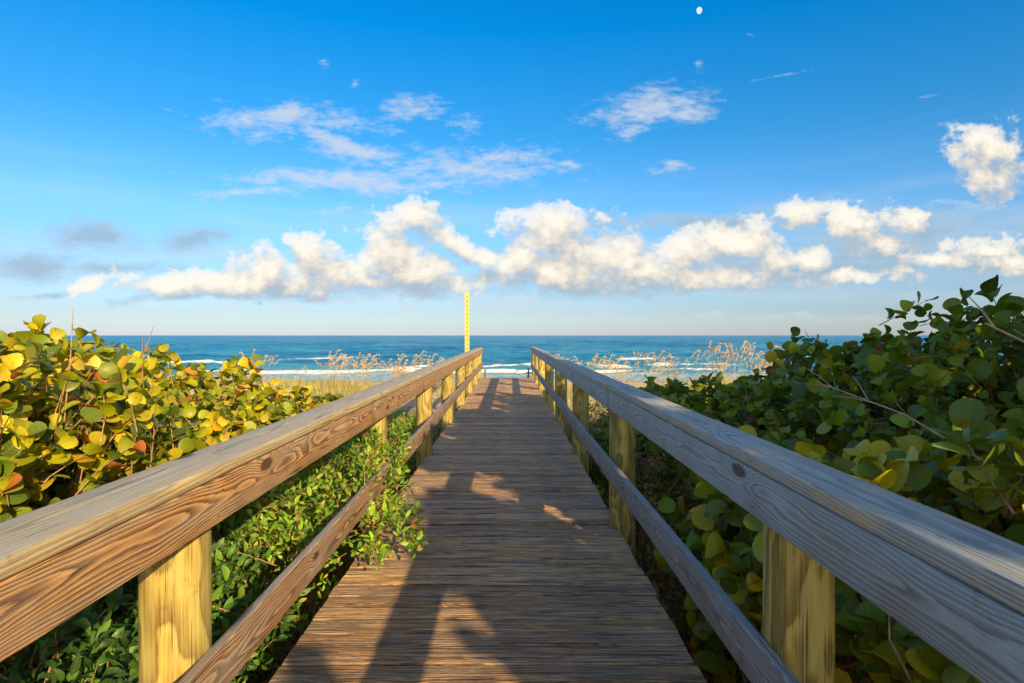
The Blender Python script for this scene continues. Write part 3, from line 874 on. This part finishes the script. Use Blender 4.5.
def scatter(n, x0, x1, y0, y1, seed, hole=True, thr=-.1, sc_=.5):
    r = np.random.default_rng(seed); out = []
    while len(out) < n:
        x = r.uniform(x0, x1); y = r.uniform(y0, y1)
        if hole and -1.5 < x < 1.3 and y < YF + 1.6: continue
        if nz(x, y, sc_, seed) < thr: continue
        out.append((x, y, gz(x, y)))
    return out
blades('dune_grass', 'green and straw coloured dune grass covering the low dune', 'dune grass', scatter(26000, -17, 17, 11.5, 25.5, 5), .42, .006, 'green', 'stuff', seed=2)
blades('dry_dune_grass', 'golden dry grass along the top of the dune before the beach', 'dry grass', scatter(9000, -22, 22, 19, 28.5, 6), .5, .006, 'straw', 'stuff', seed=3)
blades('undergrowth_grass', 'thin brown and green grass in the shade beside the deck', 'grass', scatter(2600, 1.1, 3.0, 3.0, 12, 9, thr=-.3) + scatter(1500, -2.6, -1.3, 4., 12, 10, thr=-.3), .38, .0045, 'green', 'stuff', seed=4)

def sea_oat(seed, H):
    """a clump: leaf blades, several tall stems each with a drooping plume of flat spikelets"""
    r = np.random.default_rng(seed)
    root = empty('sea_oats')
    st = MB(); pl = MB(); bl = MB()
    for k in range(r.integers(4, 8)):
        b = np.array([r.normal() * .12, r.normal() * .12, 0]); h = H * r.uniform(.75, 1.08)
        la = r.normal(.35, .9); ln = np.array([math.cos(la), math.sin(la), 0]) * r.uniform(.08, .22)
        pts = [b, b + np.array([0, 0, h * .5]) + ln * h * .3, b + np.array([0, 0, h * .82]) + ln * h * .8, b + np.array([0, 0, h * .97]) + ln * h * 1.5, b + np.array([0, 0, h * .95]) + ln * h * 2.1]
        cs = (.55, .42, .2)
        st = MB(); pl = MB()
        st.tube(pts, [.004, .0035, .003, .002, .001], 4, cs, False)
        for q in range(60):
            t = r.uniform(0, 1)
            p = pts[2] + (pts[3] - pts[2]) * min(1, t * 1.6) + (pts[4] - pts[3]) * max(0, t * 1.6 - 1)
            d = np.array([r.normal() * .5 + ln[0] * 3, r.normal() * .5 + ln[1] * 3, -r.uniform(.1, .8)]); d /= np.linalg.norm(d)
            L = .042 * r.uniform(.7, 1.3); o_ = np.cross(d, r.normal(size=3)); o_ /= np.linalg.norm(o_); p = p + r.normal(size=3) * .012
            c = np.array((.64, .46, .20)) * r.uniform(.75, 1.2)
            pl.add([p, p + d * L * .5 + o_ * .011, p + d * L, p + d * L * .5 - o_ * .011], [(0, 1, 2, 3)], c)
        so_ = st.build('stem', M['straw'], root, True); pl.build('seed_plume', M['straw'], so_)
    for k in range(26):
        b = np.array([r.normal() * .13, r.normal() * .13, -.02]); L = r.uniform(.4, .9); ln = r.normal(size=2) * .35
        m = b + np.array([ln[0] * L * .4, ln[1] * L * .4, L * .6]); t = b + np.array([ln[0] * L, ln[1] * L, L * .75])
        bl.add([b + (.004, 0, 0), b - (.004, 0, 0), m - (.004, 0, 0), m + (.004, 0, 0), t], [(0, 1, 2, 3), (3, 2, 4)], np.array((.42, .36, .12)) * r.uniform(.7, 1.2))
    bl.build('leaf_blades', M['straw'], root)
    return root
protos = [sea_oat(100 + i, 1.35 + .11 * i) for i in range(5)]
used = [False] * 5
spots = []
# (px column, distance) of the clumps seen along the dune crest
for px, d, hs in [(222, 20, 1), (238, 21, 1), (246, 24, .9), (262, 22, .8), (325, 23, .9), (334, 22, 1.), (342, 24, .95), (351, 22, .95), (362, 23, .85), (378, 25, .85), (392, 24, .9), (398, 21.5, 1.08), (408, 23, 1), (413, 25, .95), (424, 22, .95), (433, 24.5, 1), (437, 23, 1), (445, 22, .8),
                  (548, 24, .9), (560, 23, .9), (572, 24, 1), (580, 22, .85), (588, 23.5, 1), (596, 25, .9), (604, 22.5, .95), (614, 24, .95), (626, 23, .9), (636, 24, .95), (643, 22.5, .95), (655, 24, .95), (666, 23, 1), (674, 24, .95), (686, 22.5, .95), (703, 24, .9), (714, 23, 1.1), (722, 21, 1.05), (728, 24, 1.05), (735, 22, 1.15), (741, 20, 1.12), (748, 22.5, 1.1), (756, 20.5, 1.05), (763, 22, 1.05), (771, 21, 1.), (780, 23, .95), (790, 21, .95)]:
    spots.append(((px - 509) / 600 * d, d + .4, hs))
r5 = np.random.default_rng(5)
for q in range(38):
    px = r5.uniform(300, 445) if q % 2 < 1 else r5.uniform(545, 800)
    d = r5.uniform(22, 26.5); spots.append(((px - 509) / 600 * d, d, r5.uniform(.62, .85)))
SO = 'sea oats along the dune crest'
LAB = {-1: 'golden sea oats clump on the dune left of the boardwalk', 1: 'golden sea oats clump on the dune right of the boardwalk'}
for i, (x, y, hs) in enumerate(spots):
    k = i % 5
    if not used[k]: o = protos[k]; used[k] = True
    else:
        o = protos[k].copy(); link(o)
        for ch in list(protos[k].children):
            c = ch.copy(); link(c); c.parent = o
            for g2 in list(ch.children):
                e = g2.copy(); link(e); e.parent = c
    o.location = (x, y, gz(x, y)); o.rotation_euler = (0, 0, rng.uniform(-.7, .7)); o.scale = (1, 1, hs)
    tag(o, LAB[-1 if x < 0 else 1], 'sea oats', 'sea oats clumps left of the boardwalk' if x < 0 else 'sea oats clumps right of the boardwalk')

# fallen leaves under the rails
m = 1500
LP = []
r9 = np.random.default_rng(44)
while len(LP) < m:
    x = r9.choice([-1, 1]) * r9.uniform(1.0, 2.6); y = r9.uniform(.3, 9)
    LP.append((x, y, gz(x, y) + .02))
LT = r9.normal(size=(m, 3)) * (1, 1, .25); LN = r9.normal(size=(m, 3)) * .35 + (0, 0, 1)
cl = np.array([(.42, .2, .08), (.3, .13, .05), (.2, .09, .04), (.5, .3, .12)])[r9.integers(0, 4, m)]
o = leaves_mesh('leaf_litter', M['grape'], LP, LT, LN, r9.uniform(.05, .12, m), cl, 'grape', None, 2.)
tag(o, 'fallen brown sea grape leaves on the ground beside the deck', 'leaf litter', kind='stuff')

# ------------------------------------------------------------------ moon
def moon():
    s = NT('moon_surface'); tc = s.n('ShaderNodeTexCoord')
    n = s.noise(tc.outputs['Object'], 1.4 / 60, 3)
    c = s.mix(s.mapr(n, .4, .6), (.62, .78, .95), (.95, .97, 1.))
    e = s.n('ShaderNodeEmission'); s.l(c, e.inputs[0]); e.inputs[1].default_value = .60
    m_ = s.out(e.outputs[0])
    D = 9500.
    d = Vector(((698.3 - 509) / 600, 1, (335.6 - 12.3) / 600)) * D
    r = 3.1 / 600 * D
    mb = MB(); k = 24; v = []; f = []
    for i in range(13):
        th = math.pi * i / 12
        for j in range(k):
            ph = 2 * math.pi * j / k
            v.append((r * math.sin(th) * math.cos(ph) * (1 if math.cos(ph) > 0 else .72), r * math.sin(th) * math.sin(ph), r * math.cos(th)))
    for i in range(12):
        for j in range(k): f.append((i * k + j, (i + 1) * k + j, (i + 1) * k + (j + 1) % k, i * k + (j + 1) % k))
    mb.add(v, f); o = mb.build('moon', m_, smooth=True); o.location = d + Vector((0, 0, 1.5)); o.rotation_euler = (0, R(-28), 0)
    tag(o, 'small pale gibbous moon high in the blue sky', 'moon')
moon()

# ------------------------------------------------------------------ sky and clouds
SUN_EL, SUN_AZ = R(20), R(153)       # azimuth measured clockwise from +Y (where the sun stands)
w = NT('World', True)
sc.world = w.m
sky = w.n('ShaderNodeTexSky', sky_type='NISHITA', sun_disc=False)
sky.sun_elevation = SUN_EL
sky.sun_rotation = SUN_AZ
sky.altitude = 0; sky.air_density = 1.0; sky.dust_density = .6; sky.ozone_density = 2.5
tc = w.n('ShaderNodeTexCoord')
D3 = tc.outputs['Generated']
dx, dy, dz = w.sep(D3)[:3]
ady = w.math('MAXIMUM', w.math('ABSOLUTE', dy), .05)
U = w.math('DIVIDE', dx, ady); V = w.math('DIVIDE', dz, ady)
UV = w.comb(U, V, w.math('MULTIPLY', w.math('SIGN', dy), 3.))
def P2(px, py): return ((px - 509) / 600, (335.6 - py) / 600)

def cloud_group(name, blobs, nscale, namp, detail=6, rough=.6, stretch=(1, 1.6)):
    g = bpy.data.node_groups.new(name, 'ShaderNodeTree')
    g.interface.new_socket('Vector', in_out='INPUT', socket_type='NodeSocketVector')
    g.interface.new_socket('Density', in_out='OUTPUT', socket_type='NodeSocketFloat')
    q = NT.__new__(NT); q.t = g; q.m = None
    gi = g.nodes.new('NodeGroupInput'); go = g.nodes.new('NodeGroupOutput')
    vec = gi.outputs[0]
    # big swirl that bends the outlines
    wn = q.n('ShaderNodeTexNoise'); g.links.new(vec, wn.inputs['Vector']); wn.inputs['Scale'].default_value = nscale * .8; wn.inputs['Detail'].default_value = 4
    wob = q.vmath('MULTIPLY', q.vmath('SUBTRACT', wn.outputs['Color'], (.5, .5, .5)), (.075, .05, 0))
    vec2 = q.vmath('ADD', vec, wob)
    acc = None
    for (px, py, rx, ry, *rest) in blobs:
        amp = rest[0] if rest else 1.
        ang = rest[1] if len(rest) > 1 else 0.
        cu, cv = P2(px, py)
        mp = q.n('ShaderNodeMapping', vector_type='TEXTURE')
        if acc is None: g.links.new(vec2, mp.inputs[0])
        else:
            # keeps the evaluation sequential (bounded shader stack)
            ma = q.n('ShaderNodeVectorMath', operation='MULTIPLY_ADD')
            g.links.new(acc, ma.inputs[0]); ma.inputs[1].default_value = (1e-7,) * 3; g.links.new(vec2, ma.inputs[2])
            g.links.new(ma.outputs[0], mp.inputs[0])
        mp.inputs['Location'].default_value = (cu, cv, 0)
        mp.inputs['Rotation'].default_value = (0, 0, R(ang))
        mp.inputs['Scale'].default_value = (rx / 600, ry / 600, 1e6)
        ln = q.vmath('LENGTH', mp.outputs[0], out=1)
        b = q.math('SUBTRACT', amp, ln)
        acc = b if acc is None else q.math('SMOOTH_MAX', acc, b, .25)
    st = q.vmath('MULTIPLY', vec, (stretch[0], stretch[1], 1))
    nn = q.noise(st, nscale, detail, rough)
    nb = q.noise(st, nscale * 3.1, detail, .6)
    tot = q.math('ADD', acc, q.math('MULTIPLY', q.math('SUBTRACT', nn, .5), namp))
    tot = q.math('ADD', tot, q.math('MULTIPLY', q.math('SUBTRACT', nb, .5), namp * .5))
    g.links.new(tot, go.inputs[0])
    return g
CUM = [(240, 283, 115, 15), (314, 256, 26, 22), (265, 270, 48, 20), (340, 272, 34, 17), (180, 286, 60, 11, .9),
       (418, 219, 27, 20), (450, 242, 30, 14, 1, -35), (393, 250, 30, 30), (408, 276, 50, 20), (482, 256, 24, 11, 1, -20), (375, 285, 34, 11, .9),
       (546, 236, 50, 25), (598, 252, 50, 26), (520, 262, 26, 28), (560, 274, 80, 20), (645, 272, 66, 20), (625, 260, 44, 16),
       (738, 247, 46, 25), (690, 250, 38, 18), (772, 260, 28, 18), (705, 274, 86, 15),
       (850, 222, 24, 18), (905, 222, 22, 17), (816, 261, 20, 13), (800, 214, 30, 14, .9), (880, 245, 46, 18, .7), (985, 150, 34, 26), (1000, 178, 30, 24), (955, 150, 18, 14, .7), (990, 246, 44, 12, .85), (1020, 264, 46, 14, .85), (850, 276, 80, 11, .7), (940, 262, 50, 11, .7), (85, 285, 20, 9, .9), (458, 283, 18, 12, .8), (480, 294, 12, 5, .5)]
GREY = [(880, 252, 100, 36), (925, 240, 56, 26), (820, 272, 80, 20), (800, 216, 60, 16), (700, 220, 130, 12, .9), (1000, 265, 80, 22), (560, 285, 110, 14), (700, 284, 100, 12), (270, 292, 130, 9, .9), (410, 288, 60, 10, .9),
        (95, 239, 50, 14, 1., -8), (190, 239, 42, 13), (30, 265, 60, 15), (120, 268, 70, 9, .8), (200, 300, 130, 8, .5), (60, 295, 70, 6, .5)]
WISP = [(290, 122, 75, 13), (335, 146, 60, 10, 1, -20), (365, 155, 42, 9), (330, 180, 75, 8, 1.1), (400, 186, 60, 6), (470, 170, 85, 14, .85), (500, 160, 50, 12, .8),
        (650, 108, 46, 14, 1.05, 12), (680, 112, 24, 10), (640, 125, 30, 8, .7, 30), (248, 195, 40, 4, 1.), (468, 128, 20, 11, .6), (415, 110, 30, 12, .9), (325, 68, 14, 6, .5), (353, 86, 7, 6, .4), (345, 210, 30, 6, .7),
        (662, 168, 26, 6, .7), (560, 168, 20, 6, .5), (780, 78, 80, 3, -.15, 10), (925, 98, 45, 3, -.1, 10), (950, 128, 20, 5, .4), (698, 65, 8, 4, .5), (755, 38, 5, 1.5, .2, -30), (60, 320, 120, 6, .6), (560, 318, 200, 5, .6), (800, 318, 200, 5, .6), (330, 305, 160, 5, .5), (960, 205, 60, 6, .4)]
gc = cloud_group('cumulus', CUM, 17., 2.5, 6, .60, (1, 1.25))
gg = cloud_group('grey_cloud', GREY, 10., 2.2, 5, .62, stretch=(1, 2.2))
gw = cloud_group('wisp', WISP, 14., 4.2, 8, rough=.74, stretch=(1, 2.6))
def grp(g, vec):
    n = w.n('ShaderNodeGroup'); n.node_tree = g; w.l(vec, n.inputs[0]); return n.outputs[0]
dc = grp(gc, UV)
def after(v, d):
    n = w.n('ShaderNodeVectorMath', operation='MULTIPLY_ADD'); w.l(d, n.inputs[0]); n.inputs[1].default_value = (1e-7,) * 3; w.l(v, n.inputs[2]); return n.outputs[0]
dc2 = grp(gc, after(w.vmath('ADD', UV, (-.010, .030, 0)), dc))
dg = grp(gg, after(UV, dc2)); dw = grp(gw, after(UV, dg))
front = w.mapr(dy, .05, .2)
above = w.mapr(V, .008, .05)
ac = w.math('MULTIPLY', w.math('ADD', w.mapr(dc, -.30, .14, 0, .70), w.mapr(dc, .0, .7, 0, .30)), front)
ag = w.math('MULTIPLY', w.math('MULTIPLY', w.mapr(dg, -.4, .7, 0, .8), front), above)
aw = w.math('MULTIPLY', w.math('MULTIPLY', w.mapr(dw, -.6, 1.3, 0, .75), front), above)
# broad veil low on the horizon, all round
veil = w.noise(w.scale(D3, (1.5, 1.5, 14)), 2.2, 5, .6)
vm = w.math('MULTIPLY', w.mapr(veil, .42, .72, 0, .45), w.math('MULTIPLY', w.mapr(dz, .0, .06), w.mapr(dz, .28, .10)))

el = w.math('ARCSINE', dz)
tint = w.ramp(w.math('MULTIPLY', el, 1.6), [(0., (1.10, 1.22, 1.72)), (.02, (.92, 1.05, 1.44)), (.06, (.76, .90, 1.22)), (.14, (.74, .95, 1.25)), (.30, (.66, 1.16, 1.5)), (.50, (.24, 1.08, 1.50)), (.75, (.01, 1.08, 1.72)), (1., (.01, 1.0, 1.7))])
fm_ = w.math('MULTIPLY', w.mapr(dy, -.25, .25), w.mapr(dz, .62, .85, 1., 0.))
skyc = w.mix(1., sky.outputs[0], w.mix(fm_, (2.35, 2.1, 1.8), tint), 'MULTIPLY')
K = 7.2
def kc(r, g, b): return (r * K, g * K, b * K)
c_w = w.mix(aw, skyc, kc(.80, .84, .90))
c_w = w.mix(vm, c_w, kc(.72, .80, .86))
c_g = w.mix(ag, c_w, w.mix(w.mapr(dg, .3, 1.), kc(.46, .66, .82), kc(.40, .56, .70)))
# cumulus relief: brighter where density falls off toward the light, grey-blue underneath
rel = w.math('SUBTRACT', dc, dc2)
lit = w.mapr(rel, -.95, 1.15, smooth=False)
body = w.ramp(lit, [(.16, (.50, .60, .70)), (.34, (.68, .70, .72)), (.48, (.88, .82, .72)), (.64, (1.02, .95, .82)), (.85, (1.16, 1.09, .95))])
body = w.mix(1., body, kc(1, 1, 1), 'MULTIPLY')
tot = w.mix(ac, c_g, body)
bg = w.n('ShaderNodeBackground'); w.l(tot, bg.inputs[0]); bg.inputs[1].default_value = .070
# away from the cloudy quarter the sky is clear, and its shader cheap
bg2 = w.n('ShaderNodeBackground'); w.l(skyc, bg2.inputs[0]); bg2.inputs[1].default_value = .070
mxs = w.n('ShaderNodeMixShader')
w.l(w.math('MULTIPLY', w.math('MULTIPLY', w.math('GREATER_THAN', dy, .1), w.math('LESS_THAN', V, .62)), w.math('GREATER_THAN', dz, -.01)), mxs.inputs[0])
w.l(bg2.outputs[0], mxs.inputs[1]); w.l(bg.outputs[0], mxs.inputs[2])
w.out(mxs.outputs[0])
w.m.cycles.sampling_method = 'MANUAL'; w.m.cycles.sample_map_resolution = 256

# ------------------------------------------------------------------ sun
sl = bpy.data.lights.new('sun', 'SUN'); sl.energy = 5.0; sl.angle = R(.5); sl.color = (1., .74, .38)
so = link(bpy.data.objects.new('sun', sl))
# where the sun stands: azimuth clockwise from +Y
sd_ = Vector((math.sin(SUN_AZ) * math.cos(SUN_EL), math.cos(SUN_AZ) * math.cos(SUN_EL), math.sin(SUN_EL)))
so.rotation_euler = sd_.to_track_quat('Z', 'Y').to_euler()
so.location = (4, -8, 6)

# ------------------------------------------------------------------ camera
cam = bpy.data.cameras.new('camera'); cam.lens = 600 / 1024 * 36; cam.sensor_width = 36; cam.clip_start = .05; cam.clip_end = 30000
co = link(bpy.data.objects.new('camera', cam)); co.location = (0, 0, 1.5)
co.rotation_euler = (R(90 - .60), 0, R(-.286))
sc.camera = co
sc.view_settings.view_transform = 'Standard'; sc.view_settings.look = 'None'; sc.view_settings.exposure = .82; sc.view_settings.gamma = 1
sc.cycles.max_bounces = 6; sc.cycles.transparent_max_bounces = 4
sc.cycles.use_adaptive_sampling = True
try: sc.cycles.use_denoising = True
except Exception: pass
